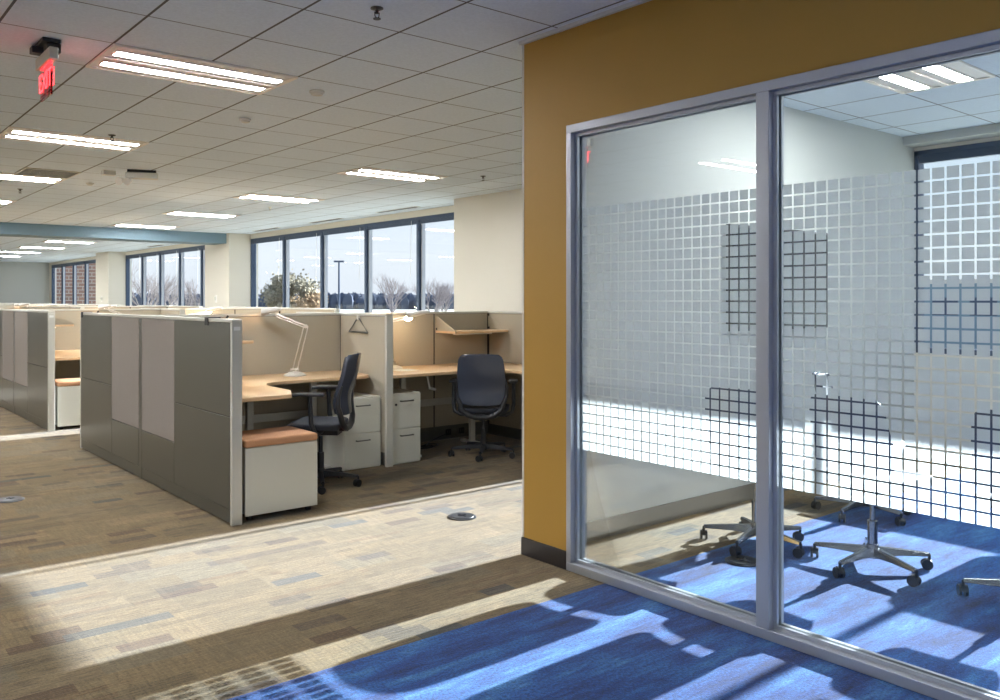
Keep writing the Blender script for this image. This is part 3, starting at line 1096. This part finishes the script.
    pts = [fp(-1.03, 0.0), fp(-1.03, -0.35), fp(-1.02, -0.7), fp(-0.98, -0.95)]
    b0 = fp(0, -1)
    pts += [Vector((-0.19, b0.y + 0.035, 0.475)), Vector((-0.13, b0.y + 0.03, 0.425)), Vector((-0.06, b0.y + 0.03, 0.402)), Vector((0.06, b0.y + 0.03, 0.402)), Vector((0.13, b0.y + 0.03, 0.425)), Vector((0.19, b0.y + 0.035, 0.475))]
    pts += [fp(0.98, -0.95), fp(1.02, -0.7), fp(1.03, -0.35), fp(1.03, 0.0)]
    rr = [0.008, 0.016, 0.02, 0.022, 0.024, 0.026, 0.026, 0.026, 0.026, 0.024, 0.022, 0.02, 0.016, 0.008]
    fr.tube(pts, rr, 10)
    fr.tube([(0, b0.y + 0.03, 0.402), (0, -0.10, 0.398)], [0.035, 0.035], 10)
    if polished:
        fr.b.free()
        fr = MB()
        fr.tube([(0, -0.08, 0.40), (0, -0.20, 0.405), (0, b0.y - 0.01, 0.44), (0, b0.y - 0.03, 0.55), (0, b0.y - 0.035, 0.70)], [0.03, 0.03, 0.028, 0.024, 0.02], 10)
    obj('back_frame', fr, M['black'], t, loc=UP, smooth=True)
    if arms:
        for s in (-1, 1):
            a = MB()
            a.tube([(s * 0.08, -0.03, 0.405), (s * 0.22, -0.03, 0.402), (s * 0.275, -0.02, 0.43), (s * 0.29, 0.0, 0.50), (s * 0.288, 0.01, 0.715)], [0.016, 0.018, 0.02, 0.02, 0.017], 10)
            am = obj('armrest', a, M['black'], t, smooth=True)
            pd = MB()
            def pad_f(u, v, s=s):
                return (s * 0.285 + 0.042 * super_round(u, v, 0.5), 0.02 + 0.125 * v, 0.737 - 0.004 * (u ** 4 + v ** 4))
            pd.shell(pad_f, 8, 12, lambda u, v: (0, 0, -0.024))
            obj('arm_pad', pd, M['black'], am, bevel=0.005, smooth=True)
    return t

# ------------------------------------------------------------------ place the cubicle clusters
BX, BY = 2.298, 5.30
STEP = 5.10
names = ['nearest', 'second', 'third', 'fourth', 'fifth', 'sixth']
GP = 'outer partitions along the aisle'
SX = BX + 0.07            # station corner x
SY = BY + 1.875           # spine centre y
W1 = 4.235 - SX
p0 = run_long((BX, BY, 0), 'grey and mauve tiled cubicle partition at the front, nearest the camera', GP)
s0 = run_spine((SX + 0.002, SY, 0), 'beige fabric spine panel behind the two open workstations', 2, 'spine panels between back-to-back workstations', W1)
d0 = run_short((4.231, SY - 0.037, 0), 'short beige divider between lamp desk and the desk with black chair', 0.83, 'short dividers between workstations')
d1 = run_short((SX + 2 * W1 + 0.03, SY - 0.037, 0), 'long beige side panel right of the second workstation', 1.75, 'side panels of the second workstations')
dk = run_short((4.231, SY + 0.037 + 0.83, 0), 'beige divider behind spine of the nearest cluster', 0.83, 'dividers behind the spines')
# mirrored divider: end cap must face +Y
dk.rotation_euler = (0, 0, PI)
dk.location = (4.231, SY + 0.037, 0)

STA = (SX + 0.004, SY - 0.037, 0)
STB = (4.27, SY - 0.037, 0)
deskA = desk('corner_desk', 'maple corner desk with curved cut-out holding the arm lamp', STA, polyA, [(0.75, -0.30), (0.10, -1.00), (1.37, -0.3)], None, 'corner desks')
deskB = desk('corner_desk', 'maple corner desk behind the black chair at the middle right', STB, polyB, [(0.43, -0.35), (1.45, -1.3), (1.35, -0.3)], (0.52, -0.62), 'corner desks')
cabA = cabinet('two-drawer filing cabinet left of the short divider end post', (3.80, 6.385, 0), 0.385, 0.635, 0.62, 'two-drawer filing cabinets')
cabB = cabinet('two-drawer filing cabinet right of the short divider end post', (4.275, 6.345, 0), 0.325, 0.65, 0.62, 'two-drawer filing cabinets')
ped = pedestal('grey mobile pedestal with terracotta seat cushion nearest the camera', (SX + 0.035, 5.33, 0), 'cushion-topped pedestals')
shA = shelf_unit('maple shelf on inside of nearest partition above the lamp desk', (SX + 0.002, 5.86, 1.19), 1.0, PI / 2, 'maple shelves')
shB = shelf_unit('maple shelf above the desk behind the black chair', (5.365, SY - 0.037, 1.165), 0.745, 0, 'maple shelves')
ra = math.radians(-38.1)
us = obj('under_shelf_light', B(0.25, 0.75, -0.20, -0.15, -0.030, -0.0125), M['lampwhite'], shA, bevel=0.002)
obj('warm_lens', B(0.27, 0.73, -0.195, -0.155, -0.033, -0.0305), M['warmled'], us)
us = obj('under_shelf_light', B(0.12, 0.62, -0.20, -0.15, -0.030, -0.0125), M['lampwhite'], shB, bevel=0.002)
obj('warm_lens', B(0.14, 0.60, -0.195, -0.155, -0.033, -0.0305), M['lampwhite'], us)
lmA = lamp('white twin-rod desk lamp with raised arm on nearest corner desk', (3.56, 6.84, DZ), ra, 'white task lamps')
lmB = lamp('white desk lamp mostly hidden by divider, head above second desk', (4.68, 6.93, DZ), ra, 'white task lamps', right=True)
ch0 = make_chair('black office chair seen from the side at the lamp desk', (3.37, 6.03, 0), math.radians(46), 'black office chairs at the cubicle desks')
chB = dup(ch0, (5.24, 6.20, 0), math.radians(-46), 'black office chair with its back to camera at second desk')
for c_ in kids(ch0):
    if c_.name.split('.')[0] in ('tilt_mechanism', 'seat', 'backrest', 'back_padding', 'back_frame', 'armrest'):
        c_.location.z = 0.045
    if c_.name.split('.')[0] in ('backrest', 'back_padding', 'back_frame'):
        c_.location.z = 0.075

# cable tray, outlets and cables of the second station
t = thing('cable_tray', 'grey cable tray rail under the second maple desk', 'cable tray', (4.75, SY - 0.035, 0.42))
obj('rail', B(0, 1.35, -0.05, -0.001, -0.03, 0.03), M['cap'], t, bevel=0.004)
obj('lip', B(0, 1.35, -0.058, -0.051, 0.0, 0.045), M['cap'], t)
t2 = dup(t, (2.55, SY - 0.035, 0.42), label='grey cable tray rail under the lamp desk')
for k, (x, lb) in enumerate(((5.50, 'left black power outlet on panel base behind chair'), (5.68, 'right black power outlet on panel base behind chair'))):
    t = thing('power_outlet', lb, 'outlet', (x, SY - 0.035, 0.085))
    obj('face_plate', B(0, 0.075, -0.008, 0, -0.032, 0.032), M['black'], t, bevel=0.003)
    for q in (0.02, 0.05):
        obj('socket', B(q, q + 0.006, -0.0105, -0.0085, -0.012, 0.012), M['panel'], t)
cb = MB()
pts = []
for k in range(30):
    a = k * 0.55
    pts.append((5.0 + 0.09 * math.cos(a) + k * 0.004, 6.86 + 0.06 * math.sin(a), 0.008 + k * 0.0009))
cb.tube(pts + [(5.2, 7.02, 0.03), (5.35, 7.08, 0.05), (5.52, 7.10, 0.085)], 0.0055, 6)
tag(obj('power_cable', cb, M['black'], smooth=True), 'coiled black cable on carpet beneath the second desk', 'cable')
cb = MB()
cb.tube([(4.83, 7.05, 0.785), (4.85, 7.03, 0.6), (4.98, 7.04, 0.42), (5.02, 7.02, 0.2), (4.97, 6.95, 0.05), (4.9, 6.9, 0.008)], 0.0055, 6)
tag(obj('lamp_cable', cb, M['black'], smooth=True), 'black cable hanging from second desk down to floor', 'cable')

# triangular coat hook on the divider
t = thing('coat_hanger', 'triangular wire coat hanger on the short divider panel', 'coat hanger', (4.231 - 0.043, 6.77, 1.20))
m = MB()
m.tube([(-0.006, -0.165, 0.0), (-0.006, 0.165, 0.0), (-0.006, 0.02, 0.125), (-0.006, -0.02, 0.125), (-0.006, -0.165, 0.0), (-0.006, 0.165, 0.0)], 0.0075, 8)
obj('wire_frame', m, M['panel'], t, smooth=True)
obj('hook_clip', B(-0.014, 0.002, -0.018, 0.018, 0.115, 0.16), M['cap'], t, bevel=0.003)
# black hooks clipped on partition tops
def tophook(x, yy, label):
    t = thing('panel_hook', label, 'panel hook', (x, yy, PH))
    m = MB()
    m.box(-0.006, 0.078, -0.03, 0.03, 0.0005, 0.008)
    m.box(-0.012, -0.006, -0.03, 0.03, -0.05, 0.008)
    m.box(0.078, 0.084, -0.03, 0.03, -0.05, 0.008)
    obj('saddle', m, M['black'], t, bevel=0.002)
    h = MB()
    h.tube([(0.084, 0, -0.03), (0.13, 0, -0.02), (0.15, 0, 0.015)], 0.008, 8)
    obj('prong', h, M['black'], t, smooth=True)
    return t
tophook(BX, 5.72, 'black over-panel hook near the front end of nearest partition')
tophook(BX, 8.95, 'black over-panel hook at the far end of nearest partition')
# small white card stack on desk B near lamp
t = obj('paper_sheet', B(4.56, 4.78, 6.62, 6.82, DZ + 0.0005, DZ + 0.004), M['paper'])
tag(t, 'white paper sheets on the left end of second desk', 'paper')

# copies of the cluster, farther along the office
mir = []   # stations on the other side of the spine
for k in range(0, 6):
    o = k * STEP
    n_ = names[k]
    if k:
        dup(p0, (BX, BY + o, 0), label='grey and mauve tiled cubicle partition, %s along the aisle' % n_)
        dup(s0, (SX + 0.002, SY + o, 0), label='beige spine panel of the %s cubicle cluster' % n_)
        dup(d0, (4.231, SY - 0.037 + o, 0), label='short beige divider of the %s cubicle cluster' % n_)
        dup(d1, (SX + 2 * W1 + 0.03, SY - 0.037 + o, 0), label='beige side panel right of %s cubicle cluster' % n_)
        dup(dk, (4.231, SY + 0.037 + o, 0), label='beige divider behind spine of the %s cluster' % n_)
        if k < 4:
            dup(deskA, (STA[0], STA[1] + o, 0), label='maple corner desk just inside the %s partition' % n_)
            dup(deskB, (STB[0], STB[1] + o, 0), label='maple corner desk in the right half of %s cluster' % n_)
            dup(shA, (shA.location.x, 5.86 + o, 1.19), label='maple shelf inside the %s partition' % n_)
            dup(lmA, (3.56, 6.84 + o, DZ), label='white desk lamp rising above the %s cluster' % n_)
            dup(lmB, (4.68, 6.93 + o, DZ), label='white desk lamp in right half of %s cluster' % n_)
        if k == 1:
            dup(ped, (SX + 0.035, 5.33 + o, 0), label='grey pedestal with terracotta cushion between the two partitions')
            dup(ch0, (3.30, 6.2 + o, 0), math.radians(40), 'black office chair in the second cluster, mostly hidden')
            dup(cabA, (3.80, 6.385 + o, 0), label='two-drawer filing cabinet in the second cluster')

# second column of cubicles nearer the windows
dd = run_long((6.25, 10.9, 0), 'grey cubicle partition facing the window aisle behind the desks', GP)
for k in range(1, 5):
    dup(dd, (6.25, 10.9 + k * STEP, 0), label='grey cubicle partition facing window aisle, %s from the front' % names[k])

# ------------------------------------------------------------------ conference room
t = thing('wall_screen', 'wide black wall screen behind the squared glass film', 'screen', (6.02, 3.608, 1.665))
obj('bezel', B(-0.69, 0.69, -0.06, -0.02, -0.39, 0.39), M['black'], t, bevel=0.006)
obj('display', B(-0.67, 0.67, -0.063, -0.0605, -0.37, 0.37), M['screen'], t)
obj('wall_bracket', B(-0.25, 0.25, -0.02, 0, -0.2, 0.2), M['black'], t)
# table
t = thing('conference_table', 'long conference table behind the frosted squares', 'table', (6.85, 0.50, 0))
tp = MB()
pl = arc(-0.50, 1.35, 0.15, 90, 180, 6) + arc(-0.50, -2.25, 0.15, 180, 270, 6) + arc(0.50, -2.25, 0.15, 270, 360, 6) + arc(0.50, 1.35, 0.15, 0, 90, 6)
tp.prism(pl, 0.71, 0.74)
obj('tabletop', tp, M['tabletop'], t, bevel=0.006)
for yy in (1.2, -0.4, -1.9):
    m = MB()
    m.box(-0.06, 0.06, yy - 0.05, yy + 0.05, 0.03, 0.70)
    m.box(-0.30, 0.30, yy - 0.04, yy + 0.04, 0.0, 0.03)
    m.box(-0.5, 0.5, yy - 0.03, yy + 0.03, 0.68, 0.71)
    obj('leg', m, M['cap'], t, bevel=0.005)
GC = 'conference chairs around the table'
cc = make_chair('conference chair with polished base nearest the frame mullion, left pane', (4.66, 2.92, 0), math.radians(-78), GC, arms=False, polished=True)
for c_ in kids(cc):
    if c_.name.split('.')[0] in ('backrest', 'back_padding', 'back_frame'):
        c_.scale.z = 0.86
        c_.location.z = 0.125
dup(cc, (4.76, 2.26, 0), math.radians(-95), 'conference chair with polished base in the middle of right pane')
dup(cc, (4.80, 1.48, 0), math.radians(-84), 'conference chair with polished base at right edge of photo')
dup(cc, (5.88, 2.86, 0), math.radians(200), 'conference chair at the head of the table near the wall')
dup(cc, (4.80, 0.62, 0), math.radians(-92), 'conference chair outside the right edge, next along table')
dup(cc, (7.85, 1.4, 0), math.radians(95), 'conference chair on the window side of the table, first')
dup(cc, (7.85, 0.5, 0), math.radians(86), 'conference chair on the window side of the table, second')

# ------------------------------------------------------------------ outdoors
GZ = -3.5
tag(obj('lawn', B(XO + 0.2, 2200, -900, 2400, GZ - 0.5, GZ), M['grass']), 'winter lawn paled to bounce light, stretching to the horizon', 'lawn', kind='structure')
tag(obj('car_park', B(45, 150, -20, 230, GZ, GZ + 0.02), M['asphalt']), 'pale asphalt parking area seen low through the windows', 'car park', kind='structure')
def tree(loc, h, label, leaves=0, lm='leaf', spread=0.62, depth=5, seed=1, group='bare trees beyond the windows', lsize=0.12, tr=0.02):
    rnd = random.Random(seed)
    t = thing('tree', label, 'tree', loc, 0, group)
    m = MB()
    tips = []
    def br(p, d, ln, r, k):
        mid = p + d * ln * 0.5 + Vector((rnd.uniform(-1, 1), rnd.uniform(-1, 1), 0)) * ln * 0.05
        q = p + d * ln
        m.tube([p, mid, q], [r, r * 0.82, r * 0.62], 5 if k > 1 else 8, cap=False)
        if k > 1:
            tips.append((mid, ln))
        tips.append((q, ln))
        if k >= depth:
            return
        for i in range(3 if k else 5):
            a = rnd.uniform(0, 2 * PI)
            s = rnd.uniform(0.45, 1.0) * spread
            nd = (d + Vector((math.cos(a), math.sin(a), rnd.uniform(-0.1, 0.4))) * s).normalized()
            st_ = p.lerp(q, rnd.uniform(0.55, 1.0))
            br(st_, nd, ln * rnd.uniform(0.62, 0.85), r * 0.55, k + 1)
    br(Vector((0, 0, 0)), Vector((0, 0, 1)), h * 0.27, h * tr, 0)
    obj('trunk', m, M['bark'], t)
    if leaves:
        f = MB()
        for i in range(leaves):
            c_, ln = rnd.choice(tips)
            c_ = c_ + Vector((rnd.gauss(0, 1), rnd.gauss(0, 1), rnd.gauss(0, 1))) * ln * 0.35
            a = Vector((rnd.uniform(-1, 1), rnd.uniform(-1, 1), rnd.uniform(-1, 1))).normalized() * lsize
            b = a.orthogonal().normalized() * lsize * 0.8
            f.b.faces.new([f.b.verts.new(c_ + v) for v in (a, b, -a, -b)])
        obj('foliage', f, M[lm], t)
    return t
def at(px, d, z):
    th = math.radians(51.9)
    r = (px - 452.6) / 842.2
    return (d * (math.cos(th) + r * math.sin(th)), d * (math.sin(th) - r * math.cos(th)), z)
tree(at(294, 85, GZ), 9.6, 'large broad tree with thin autumn leaves behind second pane', 9000, 'leafg', 0.75, 5, 3, lsize=0.16)
tree(at(313, 80, GZ), 7.4, 'smaller orange-leaved tree against the large broad tree', 3200, 'leaf', 0.7, 5, 4, lsize=0.14)
tree(at(391, 110, GZ), 11.0, 'bare tree left of the fourth window mullion', 0, spread=0.6, depth=5, seed=8)
tree(at(433, 95, GZ), 10.2, 'bare tree behind the pane beside the solid beige wall', 0, spread=0.55, depth=5, seed=11)
tree(at(446, 115, GZ), 10.4, 'slim bare tree right against the beige wall edge', 0, spread=0.5, depth=5, seed=12)
tree(at(134, 60, GZ), 9.5, 'bare tree at left pane of the far window group', 0, 'leafg', 0.6, 5, 21)
tree(at(150, 75, GZ), 10.5, 'wide-crowned bare tree in second pane of far window group', 0, 'leafg', 0.6, 5, 22)
tree(at(172, 90, GZ), 10, 'bare tree in third pane of far window group', 0, 'leafg', 0.6, 5, 23)
tree(at(192, 80, GZ), 9.5, 'bare tree in last pane of far window group', 0, 'leafg', 0.6, 5, 24)
# distant woods
wd = MB()
rnd = random.Random(5)
for k in range(4200):
    px = rnd.uniform(-160, 1300)
    d = rnd.uniform(420, 560)
    x, yy, z = at(px, d, GZ)
    h = rnd.uniform(6.0, 8.5)
    r = rnd.uniform(1.6, 3.2)
    n = 5
    ring = []
    for zz, rr in ((0, r), (h * 0.5, r), (h * 0.85, r * 0.6), (h, r * 0.15)):
        ring.append([wd.b.verts.new((x + rr * math.cos(2 * PI * i / n) * rnd.uniform(0.8, 1.2), yy + rr * math.sin(2 * PI * i / n) * rnd.uniform(0.8, 1.2), z + zz * rnd.uniform(0.93, 1.07))) for i in range(n)])
    for a, b in zip(ring, ring[1:]):
        for i in range(n):
            wd.b.faces.new((a[i], a[(i + 1) % n], b[(i + 1) % n], b[i]))
    wd.b.faces.new(ring[-1])
tag(obj('distant_woods', wd, M['woods']), 'hazy bluish line of woods along the horizon', 'woods', kind='stuff')
# light pole
x, yy, _ = at(339, 70, 0)
t = thing('light_pole', 'dark parking lot light pole behind the third window pane', 'light pole', (x, yy, GZ + 0.02), math.radians(-38))
ztop = CAMH + (299.4 - 262) * 70 / 842.2 - GZ
obj('pole', MB().tube([(0, 0, 0), (0, 0, ztop)], [0.11, 0.075], 12), M['darkframe'], t)
obj('base', MB().cyl(0, 0, 0, 0.7, 0.28), M['asphalt'], t)
obj('lamp_arm', B(-0.42, 0.42, -0.08, 0.08, ztop - 0.05, ztop + 0.1), M['darkframe'], t)
# brick wing beyond the last windows and low building beyond conference window
tb = thing('brick_wing', 'brick wing of the building outside the farthest windows', 'building', (XO + 0.1, 41, GZ))
bw = obj('brick_wall', B(0, 2.9, 0, 8, 0, 9.5), M['brick'], tb)
obj('roof_edge', B(-0.1, 3.0, -0.1, 8.1, 9.5, 9.8), M['cap'], tb)
tb = thing('neighbour_building', 'low bluish grey building outside the conference window', 'building', (92, 20, GZ))
obj('facade', B(0, 14, 0, 22, 0, 6.6), M['bluepaint'], tb)
obj('roof', B(-0.4, 14.4, -0.4, 22.4, 6.6, 7.0), M['cap'], tb)
for k in range(6):
    obj('window_band', B(-0.05, 0.02, 1.2 + k * 3.5, 3.6 + k * 3.5, 3.4, 5.2), M['darkframe'], tb)
